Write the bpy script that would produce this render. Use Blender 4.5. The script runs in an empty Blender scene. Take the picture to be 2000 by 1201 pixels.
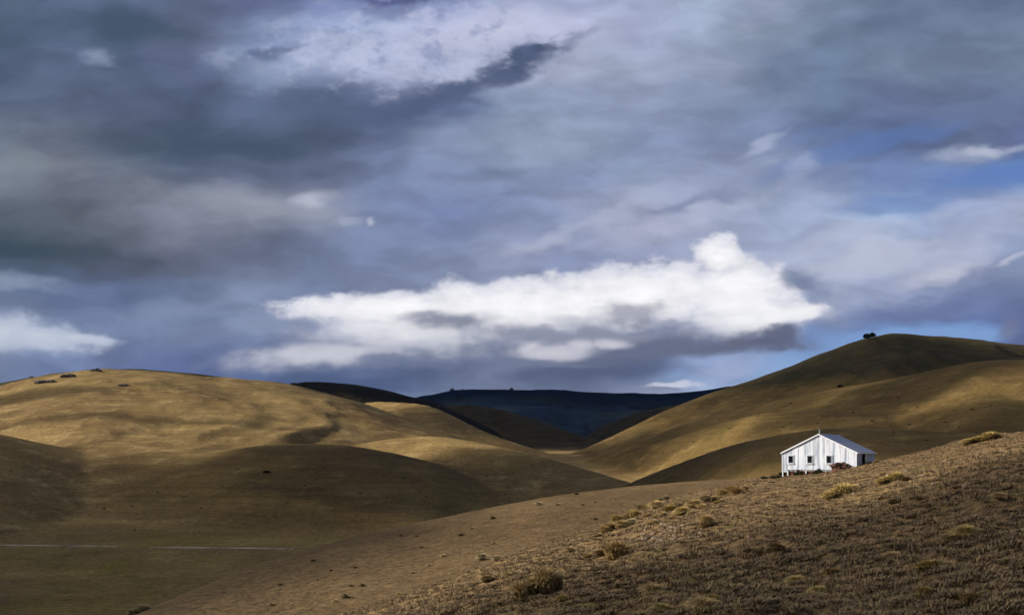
import bpy, math, random
import numpy as np
from mathutils import Vector, Matrix

random.seed(7)
rng = np.random.default_rng(7)
S = bpy.context.scene
COL = S.collection
PI = math.pi

# ------------------------------------------------------------------ camera, light, exposure
F = 1962.0            # focal length of the photograph in its own pixels (2000 wide)
HY = 890.0            # image row of the eye-level horizon
cam_d = bpy.data.cameras.new('camera')
cam = bpy.data.objects.new('camera', cam_d); COL.objects.link(cam)
cam.location = (0, 0, 0); cam.rotation_euler = (PI/2, 0, 0)
cam_d.sensor_fit = 'HORIZONTAL'; cam_d.sensor_width = 36.0
cam_d.lens = 36.0*F/2000.0
cam_d.shift_y = (HY-600.5)/2000.0
cam_d.clip_start = 0.3; cam_d.clip_end = 60000
S.camera = cam

SUN_EL = math.radians(25.0)
SUN_AZ = math.radians(-87.0)        # clockwise from +Y: square to the left of the view
SUN = Vector((math.sin(SUN_AZ)*math.cos(SUN_EL), math.cos(SUN_AZ)*math.cos(SUN_EL), math.sin(SUN_EL)))
sun_d = bpy.data.lights.new('sun', 'SUN'); sun_d.energy = 5.0; sun_d.angle = math.radians(0.5)
sun_d.color = (1.0, 0.93, 0.82)
sun = bpy.data.objects.new('sun', sun_d); COL.objects.link(sun)
sun.rotation_euler = SUN.to_track_quat('Z', 'Y').to_euler()

S.view_settings.view_transform = 'Standard'; S.view_settings.look = 'None'
S.view_settings.exposure = 0.85; S.view_settings.gamma = 1.0; S.view_settings.use_curve_mapping = False
S.cycles.max_bounces = 5; S.cycles.diffuse_bounces = 2; S.cycles.volume_bounces = 0
S.cycles.transparent_max_bounces = 48; S.cycles.sample_clamp_indirect = 4.0
S.cycles.use_denoising = True
S.cycles.use_adaptive_sampling = True; S.cycles.adaptive_threshold = 0.02; S.cycles.adaptive_min_samples = 12

def lin(c):
    return tuple((x/255/12.92 if x/255 <= .04045 else ((x/255+.055)/1.055)**2.4) for x in c)

class NT:
    """small helper for writing node trees as expressions"""
    def __init__(self, tree): self.t = tree; self.n = tree.nodes; self.l = tree.links
    def put(self, sock, v):
        if isinstance(v, bpy.types.NodeSocket): self.l.new(v, sock)
        elif v is not None:
            if isinstance(v, (tuple, list)) and len(v) == 3 and sock.type == 'RGBA': v = (*v, 1)
            sock.default_value = v
    def math(self, op, a, b=None, c=None, clamp=False):
        m = self.n.new('ShaderNodeMath'); m.operation = op; m.use_clamp = clamp
        for i, x in enumerate((a, b, c)): self.put(m.inputs[i], x)
        return m.outputs[0]
    def vmath(self, op, a, b=None, out=0):
        m = self.n.new('ShaderNodeVectorMath'); m.operation = op
        self.put(m.inputs[0], a); self.put(m.inputs[1], b)
        return m.outputs[out]
    def sep(self, v):
        m = self.n.new('ShaderNodeSeparateXYZ'); self.put(m.inputs[0], v); return m.outputs
    def comb(self, x, y, z=0.0):
        m = self.n.new('ShaderNodeCombineXYZ')
        for i, q in enumerate((x, y, z)): self.put(m.inputs[i], q)
        return m.outputs[0]
    def grey(self, v):
        m = self.n.new('ShaderNodeCombineColor')
        for i in range(3): self.put(m.inputs[i], v)
        return m.outputs[0]
    def mapping(self, v, loc=(0,0,0), rot=(0,0,0), scale=(1,1,1), kind='POINT'):
        m = self.n.new('ShaderNodeMapping'); m.vector_type = kind
        self.put(m.inputs[0], v); m.inputs[1].default_value = loc; m.inputs[2].default_value = rot; m.inputs[3].default_value = scale
        return m.outputs[0]
    def noise(self, v, scale, detail=4, rough=.55, dist=0.0, out=0, dims='3D'):
        m = self.n.new('ShaderNodeTexNoise'); m.noise_dimensions = dims
        self.put(m.inputs['Vector'], v); m.inputs['Scale'].default_value = scale
        m.inputs['Detail'].default_value = detail; m.inputs['Roughness'].default_value = rough; m.inputs['Distortion'].default_value = dist
        return m.outputs[out]
    def smooth(self, v, a, b, lo=0.0, hi=1.0, kind='SMOOTHSTEP'):
        m = self.n.new('ShaderNodeMapRange'); m.interpolation_type = kind
        self.put(m.inputs[0], v)
        for i, q in enumerate((a, b, lo, hi)): self.put(m.inputs[i+1], q)
        return m.outputs[0]
    def mix(self, f, a, b, blend='MIX'):
        m = self.n.new('ShaderNodeMix'); m.data_type = 'RGBA'; m.blend_type = blend
        self.put(m.inputs[0], f); self.put(m.inputs[6], a); self.put(m.inputs[7], b)
        return m.outputs[2]
    def ramp(self, f, stops, interp='LINEAR'):
        m = self.n.new('ShaderNodeValToRGB'); m.color_ramp.interpolation = interp
        e = m.color_ramp.elements
        while len(e) < len(stops): e.new(.5)
        for el, (p, c) in zip(e, stops): el.position = p; el.color = (*c, 1)
        self.put(m.inputs[0], f); return m.outputs[0]

# ------------------------------------------------------------------ sky (world): Nishita air behind a painted-by-direction cloud deck
def build_sky():
    w = bpy.data.worlds.new('World'); S.world = w; w.use_nodes = True
    w.cycles.sampling_method = 'NONE'; w.node_tree.nodes.clear(); g = NT(w.node_tree)
    out = g.n.new('ShaderNodeOutputWorld'); bg = g.n.new('ShaderNodeBackground')
    bg.inputs[1].default_value = 0.1
    g.l.new(bg.outputs[0], out.inputs[0])
    sky = g.n.new('ShaderNodeTexSky'); sky.sky_type = 'NISHITA'; sky.sun_disc = False
    sky.sun_elevation = SUN_EL; sky.sun_rotation = SUN_AZ; sky.altitude = 600; sky.air_density = 1.0; sky.dust_density = 0.3; sky.ozone_density = 2.0
    tc = g.n.new('ShaderNodeTexCoord')
    x, y, z = g.sep(tc.outputs['Generated'])
    A0 = math.atan(1000/F)
    az = g.math('ARCTAN2', x, y)
    az = g.math('SUBTRACT', g.math('PINGPONG', g.math('ADD', az, A0 + 16*A0), 2*A0), A0)
    hor = g.math('MAXIMUM', g.math('SQRT', g.math('ADD', g.math('MULTIPLY', x, x), g.math('MULTIPLY', y, y))), 1e-4)
    v = g.math('DIVIDE', z, g.math('MULTIPLY', hor, g.math('COSINE', az)))
    P = g.math('MULTIPLY', g.math('TANGENT', az), F/100)                  # hundredths of photo pixels, 0 in the middle
    Q0 = g.math('SUBTRACT', HY/100, g.math('MULTIPLY', v, F/100))
    Q = g.math('ADD', g.math('MAXIMUM', Q0, 0.0), g.math('PINGPONG', g.math('MAXIMUM', g.math('MULTIPLY', Q0, -1), 0.0), 6.2))
    PQ = g.comb(P, Q, 0.0)
    # wind-drawn warp
    n1 = g.noise(g.mapping(PQ, rot=(0,0,.22), scale=(.32,.75,1)), 1.0, 3, .5, out=1)
    w1 = g.vmath('MULTIPLY', g.vmath('SUBTRACT', n1, (.5,.5,.5)), (2.0, .95, 0))
    n2 = g.noise(g.mapping(PQ, rot=(0,0,.12), scale=(1.0,2.3,1), loc=(3,7,0)), 1.0, 4, .5, out=1)
    w2 = g.vmath('MULTIPLY', g.vmath('SUBTRACT', n2, (.5,.5,.5)), (.95, .40, 0))
    W = g.vmath('ADD', g.vmath('ADD', PQ, w1), w2)        # grid and soft clouds are read through this warp
    wx, wy, _ = g.sep(W)
    fx = g.math('DIVIDE', g.math('ADD', wx, 10.0), 20.0)
    cols = [0,125,250,375,500,625,750,875,1000,1125,1250,1375,1500,1625,1750,1875,2000]
    grid = {
     0:  [(82,100,125),(88,105,135),(88,104,134),(86,98,126),(92,102,142),(112,126,172),(105,118,165),(122,136,180),(160,172,208),(160,170,205),(158,168,200),(158,174,202),(138,150,178),(115,132,160),(100,120,150),(96,113,143),(96,113,143)],
     60: [(70,90,113),(78,98,123),(70,90,114),(84,94,120),(120,138,175),(150,165,205),(165,178,212),(175,182,215),(182,187,219),(180,186,216),(162,172,205),(155,170,198),(125,140,165),(108,128,155),(98,115,145),(105,122,150),(108,125,152)],
     125:[(78,93,120),(86,101,130),(82,98,127),(88,100,133),(125,142,175),(145,160,195),(165,175,206),(170,180,210),(165,173,203),(158,168,193),(152,164,190),(140,152,180),(110,127,157),(105,125,155),(110,128,155),(108,125,152),(105,125,150)],
     200:[(88,102,128),(86,100,127),(82,95,122),(76,90,117),(92,107,140),(80,95,125),(82,98,135),(88,103,140),(132,148,178),(138,152,182),(140,153,182),(125,140,170),(112,130,160),(100,120,150),(98,112,148),(95,110,145),(95,110,145)],
     275:[(103,116,135),(100,110,130),(76,90,110),(70,87,108),(70,86,108),(77,91,116),(95,108,142),(130,145,178),(140,155,182),(140,155,182),(130,145,180),(122,135,170),(122,138,174),(94,113,155),(88,105,145),(95,110,145),(92,105,148)],
     340:[(116,126,140),(112,120,137),(104,114,133),(92,104,128),(88,100,127),(94,105,134),(110,125,160),(125,140,176),(125,140,175),(128,142,178),(135,150,182),(138,151,184),(140,153,184),(112,128,166),(104,126,172),(105,130,178),(85,130,192)],
     420:[(82,92,107),(90,98,113),(108,116,133),(124,131,150),(137,144,162),(148,156,178),(120,135,172),(115,130,172),(125,140,178),(142,153,184),(155,163,190),(150,160,190),(150,164,195),(156,170,203),(142,168,208),(150,165,200),(160,168,195)],
     500:[(60,77,92),(70,83,98),(83,91,110),(94,101,123),(100,110,135),(104,117,146),(118,132,168),(125,138,172),(140,150,182),(130,142,178),(138,148,180),(150,160,190),(160,172,203),(163,174,204),(170,180,206),(165,172,198),(140,155,190)],
     580:[(103,118,148),(95,112,149),(95,112,148),(105,122,155),(122,137,169),(115,130,165),(120,132,165),(125,138,170),(130,142,172),(130,142,172),(140,150,180),(150,160,188),(160,170,198),(152,163,192),(140,152,186),(120,135,175),(100,115,155)],
     650:[(120,135,165),(108,124,160),(110,126,160),(115,130,165),(125,140,174),(120,133,165),(120,133,165),(125,135,165),(125,135,165),(110,120,150),(100,110,140),(110,120,150),(115,128,165),(105,125,170),(85,105,160),(80,100,155),(85,100,146)],
     720:[(112,127,158),(100,115,155),(92,108,155),(88,104,152),(82,99,140),(75,92,130),(80,95,130),(95,108,140),(103,114,144),(85,98,130),(85,100,135),(135,155,195),(140,165,208),(120,155,208),(110,150,205),(110,148,203),(100,115,160)],
     790:[(95,112,155),(95,112,155),(90,106,150),(80,98,145),(65,84,124),(64,83,122),(100,115,150),(112,126,158),(108,118,148),(108,120,152),(140,150,180),(155,175,210),(140,170,215),(130,165,215),(125,160,212),(125,160,212),(120,155,205)],
    }
    fq = sorted(grid)
    col = None
    for i, q in enumerate(fq):
        r = g.ramp(fx, [(c/2000, lin(k)) for c, k in zip(cols, grid[q])], 'EASE')
        col = r if col is None else g.mix(g.smooth(wy, fq[i-1]/100, q/100), col, r)
    # thin-cloud streak modulation
    st = g.noise(g.mapping(W, rot=(0,0,.25), scale=(.7,1.9,1)), 1.0, 4, .5)
    fine = g.noise(g.mapping(PQ, rot=(0,0,.18), scale=(1.6,3.4,1), loc=(11,3,0)), 1.0, 4, .5)
    mod = g.math('ADD', g.smooth(st, .3, .7, .88, 1.13), g.smooth(fine, .25, .75, -.04, .04))
    col = g.mix(1.0, col, g.grey(mod), 'MULTIPLY')
    ROT = (-8, 0, 6, 12, 18)
    def bases(v):
        xx, yy, _ = g.sep(v); r = {}
        for k in ROT:
            c, q = math.cos(math.radians(k)), math.sin(math.radians(k))
            r[k] = v if k == 0 else g.comb(g.math('MULTIPLY_ADD', yy, -q, g.math('MULTIPLY', xx, c)), g.math('MULTIPLY_ADD', yy, c, g.math('MULTIPLY', xx, q)), 0)
        return r
    cur = [bases(W)]
    def dist(px, py, rx, ry, rot=0.0, bs=None):
        bs = bs or cur[0]
        k = min(ROT, key=lambda q: abs(q-rot))
        c, q = math.cos(math.radians(k)), math.sin(math.radians(k))
        x0, y0 = (px-1000)/100, py/100
        cx, cy = x0*c - y0*q, x0*q + y0*c
        m = g.n.new('ShaderNodeVectorMath'); m.operation = 'MULTIPLY_ADD'
        g.put(m.inputs[0], bs[k]); m.inputs[1].default_value = (100/rx, 100/ry, 0); m.inputs[2].default_value = (-cx*100/rx, -cy*100/ry, 0)
        return g.vmath('LENGTH', m.outputs[0], out=1)
    bil = g.noise(g.mapping(PQ, rot=(0,0,.05), scale=(1.6,2.5,1), loc=(5,1,0)), 1.0, 6, .62)
    rag = g.math('MULTIPLY', g.math('SUBTRACT', bil, .5), 1.1)
    count = [0]
    def over(col, c, px, py, rx, ry, rot=0.0, a=1.0, soft=1.0):
        count[0] += 1
        if count[0] % 12 == 0:                    # ties the chain together so Cycles evaluates it in order (its shader stack is small)
            cur[0] = bases(g.vmath('ADD', W, g.vmath('MULTIPLY', col, (1e-6, 1e-6, 0))))
        d = g.math('ADD', dist(px, py, rx, ry, rot), rag)
        f = g.smooth(d, max(0, 1-soft), 1.0, a, 0.0)
        return g.mix(f, col, lin(c))
    # gaps of clear air
    for px, py, rx, ry, rot, a in [(1720,285,240,26,16,.55),(1950,345,210,36,8,1.0),(1560,340,150,26,12,.35),(1780,395,200,26,8,.45),(1760,642,240,26,-2,.95),(1900,655,140,30,0,.9),(1560,690,190,42,18,.6),(1300,745,70,24,0,.5)]:
        f = g.smooth(dist(px, py, rx, ry, rot), .25, 1.0, a, 0.0)
        blue = g.mix(1.0, sky.outputs[0], (.056,.070,.112), 'MULTIPLY')
        col = g.mix(f, col, blue)
    # soft clouds
    for c, px, py, rx, ry, rot, a in [
        ((64,86,108),260,62,170,46,0,.7),((126,141,170),195,126,62,28,0,.95),((150,165,198),560,135,90,40,14,.55),
        ((80,96,132),545,98,70,20,14,.75),((72,87,120),960,140,190,44,18,.9),((70,85,117),1020,112,110,28,18,.9),((62,76,108),1068,92,48,15,12,.9),((76,90,124),820,190,230,56,12,.8),((96,108,138),1120,80,60,12,18,.5),
        ((84,98,132),640,205,210,40,8,.5),((64,82,104),470,290,260,44,-3,.65),((200,205,225),690,105,160,60,0,.3),((205,208,228),960,60,190,46,10,.45),((74,80,128),770,2,130,13,0,.8),
        ((196,200,216),610,392,60,30,10,.55),((170,178,200),690,448,50,24,0,.45),((175,182,203),742,448,16,16,0,.8),((150,155,168),430,400,220,42,-8,.45),((58,76,90),80,490,260,34,0,.6),
        ((125,134,146),60,325,150,30,0,.5),((112,122,150),690,540,70,18,0,.4),((86,100,128),960,335,130,26,14,.35),
        ((176,184,208),1350,418,230,22,12,.5),((178,186,210),1150,446,220,22,18,.5),((184,191,213),1650,468,250,34,12,.45),((104,118,154),1330,402,130,13,10,.55),((178,190,215),1770,430,120,18,6,.4),((168,178,204),1950,288,110,14,6,.6),((174,186,212),1500,285,95,16,18,.6),((160,172,202),1570,340,60,30,10,.6),((172,182,208),1880,300,100,30,6,.6),((178,186,206),1905,290,45,20,0,.7),((168,178,206),1310,385,140,26,14,.5),((172,180,206),1040,485,130,22,20,.55),
        ((186,192,216),1240,455,240,32,10,.35),((190,196,216),1680,520,240,50,10,.6),((190,194,212),1850,535,120,24,14,.8),((205,208,222),1990,515,60,10,18,.5),((96,112,156),1830,600,240,34,6,.8),
        ((112,118,150),1985,650,40,34,0,.8),((150,165,190),60,560,110,24,0,.5),((140,154,184),340,610,200,34,10,.3)]:
        col = over(col, c, px, py, rx, ry, rot, a, .9)
    # broken altocumulus across the top
    reg = g.smooth(dist(760, 85, 430, 120, 6), .3, 1.0, 1.0, 0.0)
    col = g.mix(g.math('MULTIPLY', reg, g.smooth(bil, .48, .66, 0, .65)), col, lin((190,196,224)))
    col = g.mix(g.math('MULTIPLY', reg, g.smooth(bil, .50, .34, 0, .55)), col, lin((112,128,174)))
    # cumulus: one density field with a ragged edge, greyer underside
    soft_w = g.vmath('ADD', PQ, g.vmath('MULTIPLY', w2, (1.0,.55,0)))
    sb = bases(soft_w)
    def field(blobs):
        tot = None
        for px, py, rx, ry, rot in blobs:
            d = dist(px, py, rx, ry, rot, sb)
            d = g.math('SUBTRACT', 1.35, d)
            tot = d if tot is None else g.math('SMOOTH_MAX', tot, d, .25)
        return g.math('ADD', tot, g.math('MULTIPLY', g.math('SUBTRACT', bil, .5), 1.15))
    main = field([(1020,602,260,56,1),(760,606,230,34,3),(1230,582,250,66,5),(1440,575,115,72,0),(1405,498,48,44,0),(1470,620,135,42,4),(1560,610,70,20,4),(640,690,200,28,9),(800,650,210,54,2)])
    fa = g.smooth(main, g.smooth(Q0, 5.8, 6.7, .16, -.05), g.smooth(Q0, 5.8, 6.7, .50, 1.15))
    body = g.ramp(g.smooth(main, .2, 1.2, kind='LINEAR'), [(0,lin((186,191,211))),(.3,lin((216,218,230))),(.6,lin((240,240,245))),(1,lin((250,250,252)))])
    body = g.mix(1.0, body, g.grey(g.smooth(fine, .25, .75, .93, 1.05)), 'MULTIPLY')
    under = g.math('MULTIPLY', g.smooth(g.math('ADD', Q0, g.math('MULTIPLY', rag, .9)), 5.95, 6.95), .68)
    body = g.mix(under, body, lin((160,166,186)))
    col = g.mix(fa, col, body)
    left = field([(70,655,130,34,-6),(20,650,80,44,0),(150,660,90,14,-10)])
    col = g.mix(g.smooth(left, .05, .8, 0, .95), col, g.ramp(g.smooth(left, .1, 1.3, kind='LINEAR'), [(0,lin((140,155,184))),(.5,lin((178,189,210))),(1,lin((196,204,220)))]))
    for c, px, py, rx, ry, rot, a in [
        ((122,128,150),870,634,110,26,2,.9),((140,146,166),800,622,60,12,0,.4),((146,150,167),1240,606,120,34,6,.8),((128,132,150),1210,628,60,14,4,.6),((168,172,188),1110,625,120,16,0,.5),
        ((112,126,158),1580,560,66,40,-8,.9),((120,132,162),1540,545,40,26,0,.5),((140,145,164),1120,655,360,24,2,.85),((96,102,126),1430,672,200,26,4,.95),((90,97,122),1520,660,80,22,6,.8),((100,108,134),1240,690,240,36,5,.9),((112,122,148),1010,690,170,34,0,.8),
        ((105,118,150),780,712,260,16,0,.6),((72,90,128),640,745,250,22,0,.8),((82,94,124),1120,730,200,26,4,.8),((66,84,122),560,768,160,26,0,.6),
        ((128,142,172),520,640,110,18,6,.7),((108,122,155),430,668,60,20,0,.4),((158,172,206),1400,722,110,24,10,.7),((120,140,180),110,700,120,16,0,.5)]:
        col = over(col, c, px, py, rx, ry, rot, a, .85)
    low = field([(1085,688,88,18,0),(1035,680,40,16,0),(1185,674,50,12,8),(1130,676,40,16,0)])
    col = g.mix(g.smooth(low, -.1, 1.0, 0, .8), col, g.ramp(g.smooth(low, .1, 1.3, kind='LINEAR'), [(0,lin((150,155,176))),(.6,lin((196,197,210))),(1,lin((212,212,222)))]))
    col = over(col, (205,210,228), 1290, 762, 75, 10, 0, .8, .7)
    col = over(col, (112,122,150), 1085, 712, 140, 14, 2, .7, .8)
    # high overhead the deck closes to an even grey
    col = g.mix(g.smooth(Q0, -9, -24), col, lin((112,126,155)))
    hs = g.n.new('ShaderNodeHueSaturation'); hs.inputs['Saturation'].default_value = .93; g.l.new(col, hs.inputs['Color']); col = hs.outputs[0]
    ten = g.vmath('MULTIPLY', col, (5.55,5.55,5.55))        # the deck's brightness as seen at exposure +0.85
    g.l.new(ten, bg.inputs[0])
build_sky()
#SPLIT
# ------------------------------------------------------------------ numpy helpers
def perlin(x, y, seed):
    r = np.random.default_rng(seed); n = 256
    perm = r.permutation(n); ang = r.random(n)*2*PI; gx, gy = np.cos(ang), np.sin(ang)
    xi, yi = np.floor(x).astype(np.int64), np.floor(y).astype(np.int64); xf, yf = x-xi, y-yi
    def h(a, b): return perm[(perm[a & 255] + b) & 255]
    def d(a, b, fx, fy): k = h(a, b); return gx[k]*fx + gy[k]*fy
    u, v = xf**3*(xf*(xf*6-15)+10), yf**3*(yf*(yf*6-15)+10)
    a = d(xi, yi, xf, yf)*(1-u) + d(xi+1, yi, xf-1, yf)*u
    b = d(xi, yi+1, xf, yf-1)*(1-u) + d(xi+1, yi+1, xf-1, yf-1)*u
    return (a*(1-v) + b*v)*1.5
def fbm(x, y, seed, octs=4, gain=.5):
    t = 0; amp = 1
    for o in range(octs):
        t = t + amp*perlin(x*2**o + 17.3*o, y*2**o - 9.1*o, seed+o); amp *= gain
    return t
def sstep(x, a, b):
    t = np.clip((x-a)/(b-a), 0, 1); return t*t*(3-2*t)
def curve(px, pts, sm=14):
    """smooth interpolation of (px, value) points"""
    pts = np.array(pts, float); g = np.arange(-2600, 4601, 4.0)
    v = np.interp(g, pts[:,0], pts[:,1])
    k = np.exp(-.5*(np.arange(-40, 41)*4.0/sm)**2); k /= k.sum()
    v = np.convolve(np.pad(v, 40, 'edge'), k, 'valid')
    return np.interp(px, g, v)
def smax(a, b, k): return .5*(a+b+np.sqrt((a-b)**2+k*k))

# ------------------------------------------------------------------ terrain: ridge after ridge, each with its own crest line, distance, slopes and rounding
LAYERS = {
 # name: (crest points in photo pixels, distance points, front slope, back slope, rounding radius)
 'knoll': ([(-400,930),(-100,925),(100,925),(200,920),(290,904),(380,891),(500,872),(600,867),(700,874),(780,889),(860,909),(950,946),(1050,990),(1200,1060)], [(0,600),(600,610),(860,560)], .24, .25, 38),
 'spur':  ([(400,960),(560,930),(640,897),(700,873),(760,860),(850,853),(930,864),(1000,878),(1060,893),(1110,908),(1180,928),(1250,950),(1400,1010)], [(600,700),(850,690),(1250,520)], .27, .3, 16),
 'bank':  ([(-700,815),(-200,830),(0,849),(60,862),(130,877),(210,896),(300,925),(450,990)], [(0,640),(300,660)], .24, .2, 40),
 'left':  ([(-1200,820),(-600,800),(-200,772),(0,749),(60,738),(130,728),(190,722),(300,723),(380,729),(440,737),(520,745),(570,752),(640,769),(700,786),(760,808),(830,834),(900,858),(980,890),(1100,940)], [(-600,1100),(300,1080),(700,1000),(950,850)], .24, .2, 140),
 'flute': ([(400,880),(560,800),(620,818),(700,832),(780,846),(870,862),(950,885),(1050,930)], [(560,860),(900,780)], .28, .3, 26),
 'fin':   ([(440,875),(560,808),(640,806),(720,816),(800,838),(870,858),(950,890),(1020,925)], [(480,960),(900,830)], .27, .3, 30),
 'rib':   ([(560,900),(650,812),(720,784),(790,786),(830,790),(862,801),(900,820),(950,845),(1000,863),(1060,883),(1090,893),(1130,907),(1250,960)], [(650,1350),(1090,1000)], .32, .3, 22),
 'dark':  ([(400,830),(480,790),(565,750),(600,747),(680,748),(730,756),(770,765),(800,774),(850,784),(880,799),(930,822),(1000,860),(1100,920)], [(500,1750),(1000,1600)], .2, .2, 150),
 'inner': ([(700,830),(800,802),(860,793),(930,792),(960,796),(1000,805),(1050,821),(1100,839),(1140,852),(1175,861),(1230,885),(1400,960)], [(800,2200),(1170,1500)], .22, .2, 80),
 'inner2':([(900,960),(1100,880),(1150,848),(1200,822),(1250,803),(1300,793),(1400,780),(1600,765),(2000,760)], [(1100,1900),(1500,2600)], .2, .2, 150),
 'range': ([(-2000,880),(300,860),(500,810),(760,790),(810,777),(870,765),(884,759),(905,760),(1000,760),(1090,762),(1200,768),(1290,770),(1360,765),(1440,751),(1520,742),(1700,740),(4000,800)], [(0,5500)], .13, .15, 600),
 'right': ([(800,1000),(1000,925),(1090,894),(1130,882),(1200,850),(1300,801),(1380,771),(1460,745),(1530,720),(1600,691),(1640,677),(1680,664),(1720,656),(1750,653),(1800,655),(1870,660),(1940,668),(2000,674),(2300,700),(2800,760),(4000,850)], [(1000,1000),(1300,1250),(1750,1350),(2300,1350)], .3, .3, 120),
 'slope': ([(900,1010),(1050,940),(1110,901),(1160,886),(1250,858),(1350,824),(1450,795),(1550,774),(1640,757),(1700,748),(1750,738),(1800,728),(1850,716),(1880,710),(1930,704),(2000,702),(2200,696),(2700,720),(4000,800)], [(1100,1000),(1300,900),(1640,760),(2000,700)], .27, .25, 40),
 'fold':  ([(1000,990),(1120,908),(1180,891),(1250,874),(1330,851),(1400,828),(1480,808),(1600,800),(1750,815),(1900,850),(2300,900)], [(1100,850),(1400,690),(1700,600)], .30, .3, 22),
 'toe':   ([(1050,1050),(1200,962),(1235,941),(1290,918),(1350,896),(1400,878),(1450,863),(1520,850),(1600,838),(1700,836),(1800,842),(2000,850),(2400,870)], [(1200,500),(1450,430),(2000,400)], .2, .25, 25),
}
NEAR_CREST = [(-600,1700),(300,1370),(560,1250),(690,1195),(800,1160),(900,1125),(1000,1085),(1090,1050),(1200,1015),(1300,975),(1400,950),(1480,933),(1530,927),(1600,922),(1640,916),(1668,909),(1720,900),(1800,884),(1850,868),(1900,856),(1950,849),(2000,845),(2200,800),(2700,720),(4000,500)]
MID_CREST = [(-600,1640),(0,1370),(200,1245),(290,1198),(380,1158),(450,1128),(520,1102),(600,1076),(680,1053),(750,1036),(830,1019),(900,1004),(980,988),(1060,973),(1150,960),(1250,949),(1350,941),(1480,934),(1600,930),(2000,930),(4000,930)]
def terrain(phi, r):
    """height over the eye level, and which landform it belongs to, at bearing phi and distance r"""
    pc = np.clip(phi, -.98, .98); cs = np.cos(pc)
    px = 1000 + F*np.tan(pc)
    X, Y = r*np.sin(phi), r*np.cos(phi)
    big = fbm(X/95, Y/95, 3, 4, .45); mid = fbm(X/34, Y/34, 11, 3); wide = fbm(X/260, Y/260, 21, 3)
    # valley floor, climbing away
    z = np.interp(r, [0,150,300,380,460,560,800,1000,2000,5000,12000], [-40,-40,-37,-34,-30,-22,-9,-2,20,60,60])
    z = z + .5*big*sstep(r, 60, 400)
    lab = np.zeros(r.shape, int)
    names = list(LAYERS)
    for i, nm in enumerate(names):
        pts, dist, sf, sb, rho = LAYERS[nm]
        py = curve(px, pts); D = curve(px, dist, 60)
        slope = (HY-py)/F*cs                       # line of sight to the crest (tan of elevation)
        # a hyperbolic ridge whose outline, seen from here, is the crest line
        s0 = np.clip(slope, -sb*.9, sf*.9)
        sl = np.where(s0 > 0, sf, sb)
        tt = rho*(s0/sl)/np.sqrt(1-(s0/sl)**2)
        zc = slope*(D - tt) + sl*(np.sqrt(tt*tt+rho*rho)-rho)
        t = D - r
        zl = zc - np.where(t > 0, sf, sb)*(np.sqrt(t*t+rho*rho)-rho)
        rel = {'range': 30, 'inner': 6, 'inner2': 8, 'dark': 6, 'left': 3.2, 'right': 5, 'slope': 3.0}.get(nm, 1.6)
        away = sstep(np.abs(t), 0, 120 if D.max() < 3000 else 900)
        n = (big*.8 + mid*.3*(D.max() < 1500))*(nm != 'range') + wide*(1 if nm != 'range' else .5)
        gw = 1 if nm != 'range' else 6
        gul = -np.abs(fbm(X/105/gw+wide*.6, Y/300/gw, 31+i, 3 if gw == 1 else 2))*rel*1.5*(1 if gw == 1 else 2)
        zl = zl + away*(rel*n*.6 + gul*(gw == 1)) + .25*mid*(rel/3)*(D.max() < 1500)
        if nm == 'range': zl = zl + 9*fbm(X/420, Y/1500, 77, 3) + 3*np.maximum(perlin(X/70, Y/900, 78), 0) - 24*np.abs(fbm(X/700, Y/900, 79, 2))*away
        k = 6.0 if nm in ('flute', 'fin') else .0022*r + .6
        lab = np.where(zl > z, i+1, lab)
        z = smax(z, zl, k)
    # the hillside we stand on: a smooth shelf, then the rough tussock slope
    n_mid = .9*fbm(X/60, Y/60, 41, 3)
    def flank(crest, dist, h0, rho, fall, z, k, code, n, lab):
        """a slope running from under our feet up to its own crest line"""
        cl = (HY - curve(px, crest))/F*cs; D = curve(px, dist, 90)
        zp = (cl + h0/D)*r - h0
        over = r - D
        zp = zp - fall*(np.sqrt(np.maximum(over, 0)**2 + rho*rho) - rho) + n*sstep(D-r, -4, 30)
        return smax(z, zp, k), np.where(zp > z, code, lab)
    z, lab = flank(MID_CREST, [(0,80),(290,93),(450,118),(600,148),(900,190),(1250,205),(1480,190),(2000,170)], 11.94, 30, .42, z, .8, 100, .5*n_mid, lab)
    lumps = .17*fbm(X/2.6, Y/2.6, 61, 2)*sstep(r, 130, 60) + .14*fbm(X/.75, Y/.75, 71, 2)*sstep(r, 75, 30)
    n_near = .28*fbm(X/14, Y/14, 51, 3) + lumps
    z, lab = flank(NEAR_CREST, [(300,70),(690,62),(1000,64),(1200,95),(1400,125),(1480,130),(1720,126),(1850,105),(2000,90),(2600,70)], 3.2, 14, .45, z, .5, 101, n_near, lab)
    return z, lab

TERR_R = 3.0*np.cumprod(np.r_[1.0, 1.0 + np.interp(np.arange(580), [0,60,280,579], [.024,.0125,.0125,.0175])])
TERR_P = np.r_[np.linspace(-PI, -.70, 60, endpoint=False), np.linspace(-.70, .70, 880, endpoint=False), np.linspace(.70, PI, 61)]
RR, PP = np.meshgrid(TERR_R, TERR_P, indexing='ij')
TZ, TL = terrain(PP, RR)
def hit(px, py):
    """first terrain point on the ray through a photo pixel"""
    ph = math.atan((px-1000)/F); s = (HY-py)/F*math.cos(ph)
    r = np.geomspace(6, 8000, 2600); z, l = terrain(np.full_like(r, ph), r)
    i = int(np.argmax(z >= s*r))
    if z[i] < s*r[i]:                              # just above a crest: take the crest
        i = int(np.argmax(z/r))
    return Vector((r[i]*math.sin(ph), r[i]*math.cos(ph), float(z[i]))), float(r[i])
def ground(x, y):
    z, _ = terrain(np.array([math.atan2(x, y)]), np.array([math.hypot(x, y)])); return float(z[0])

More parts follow.
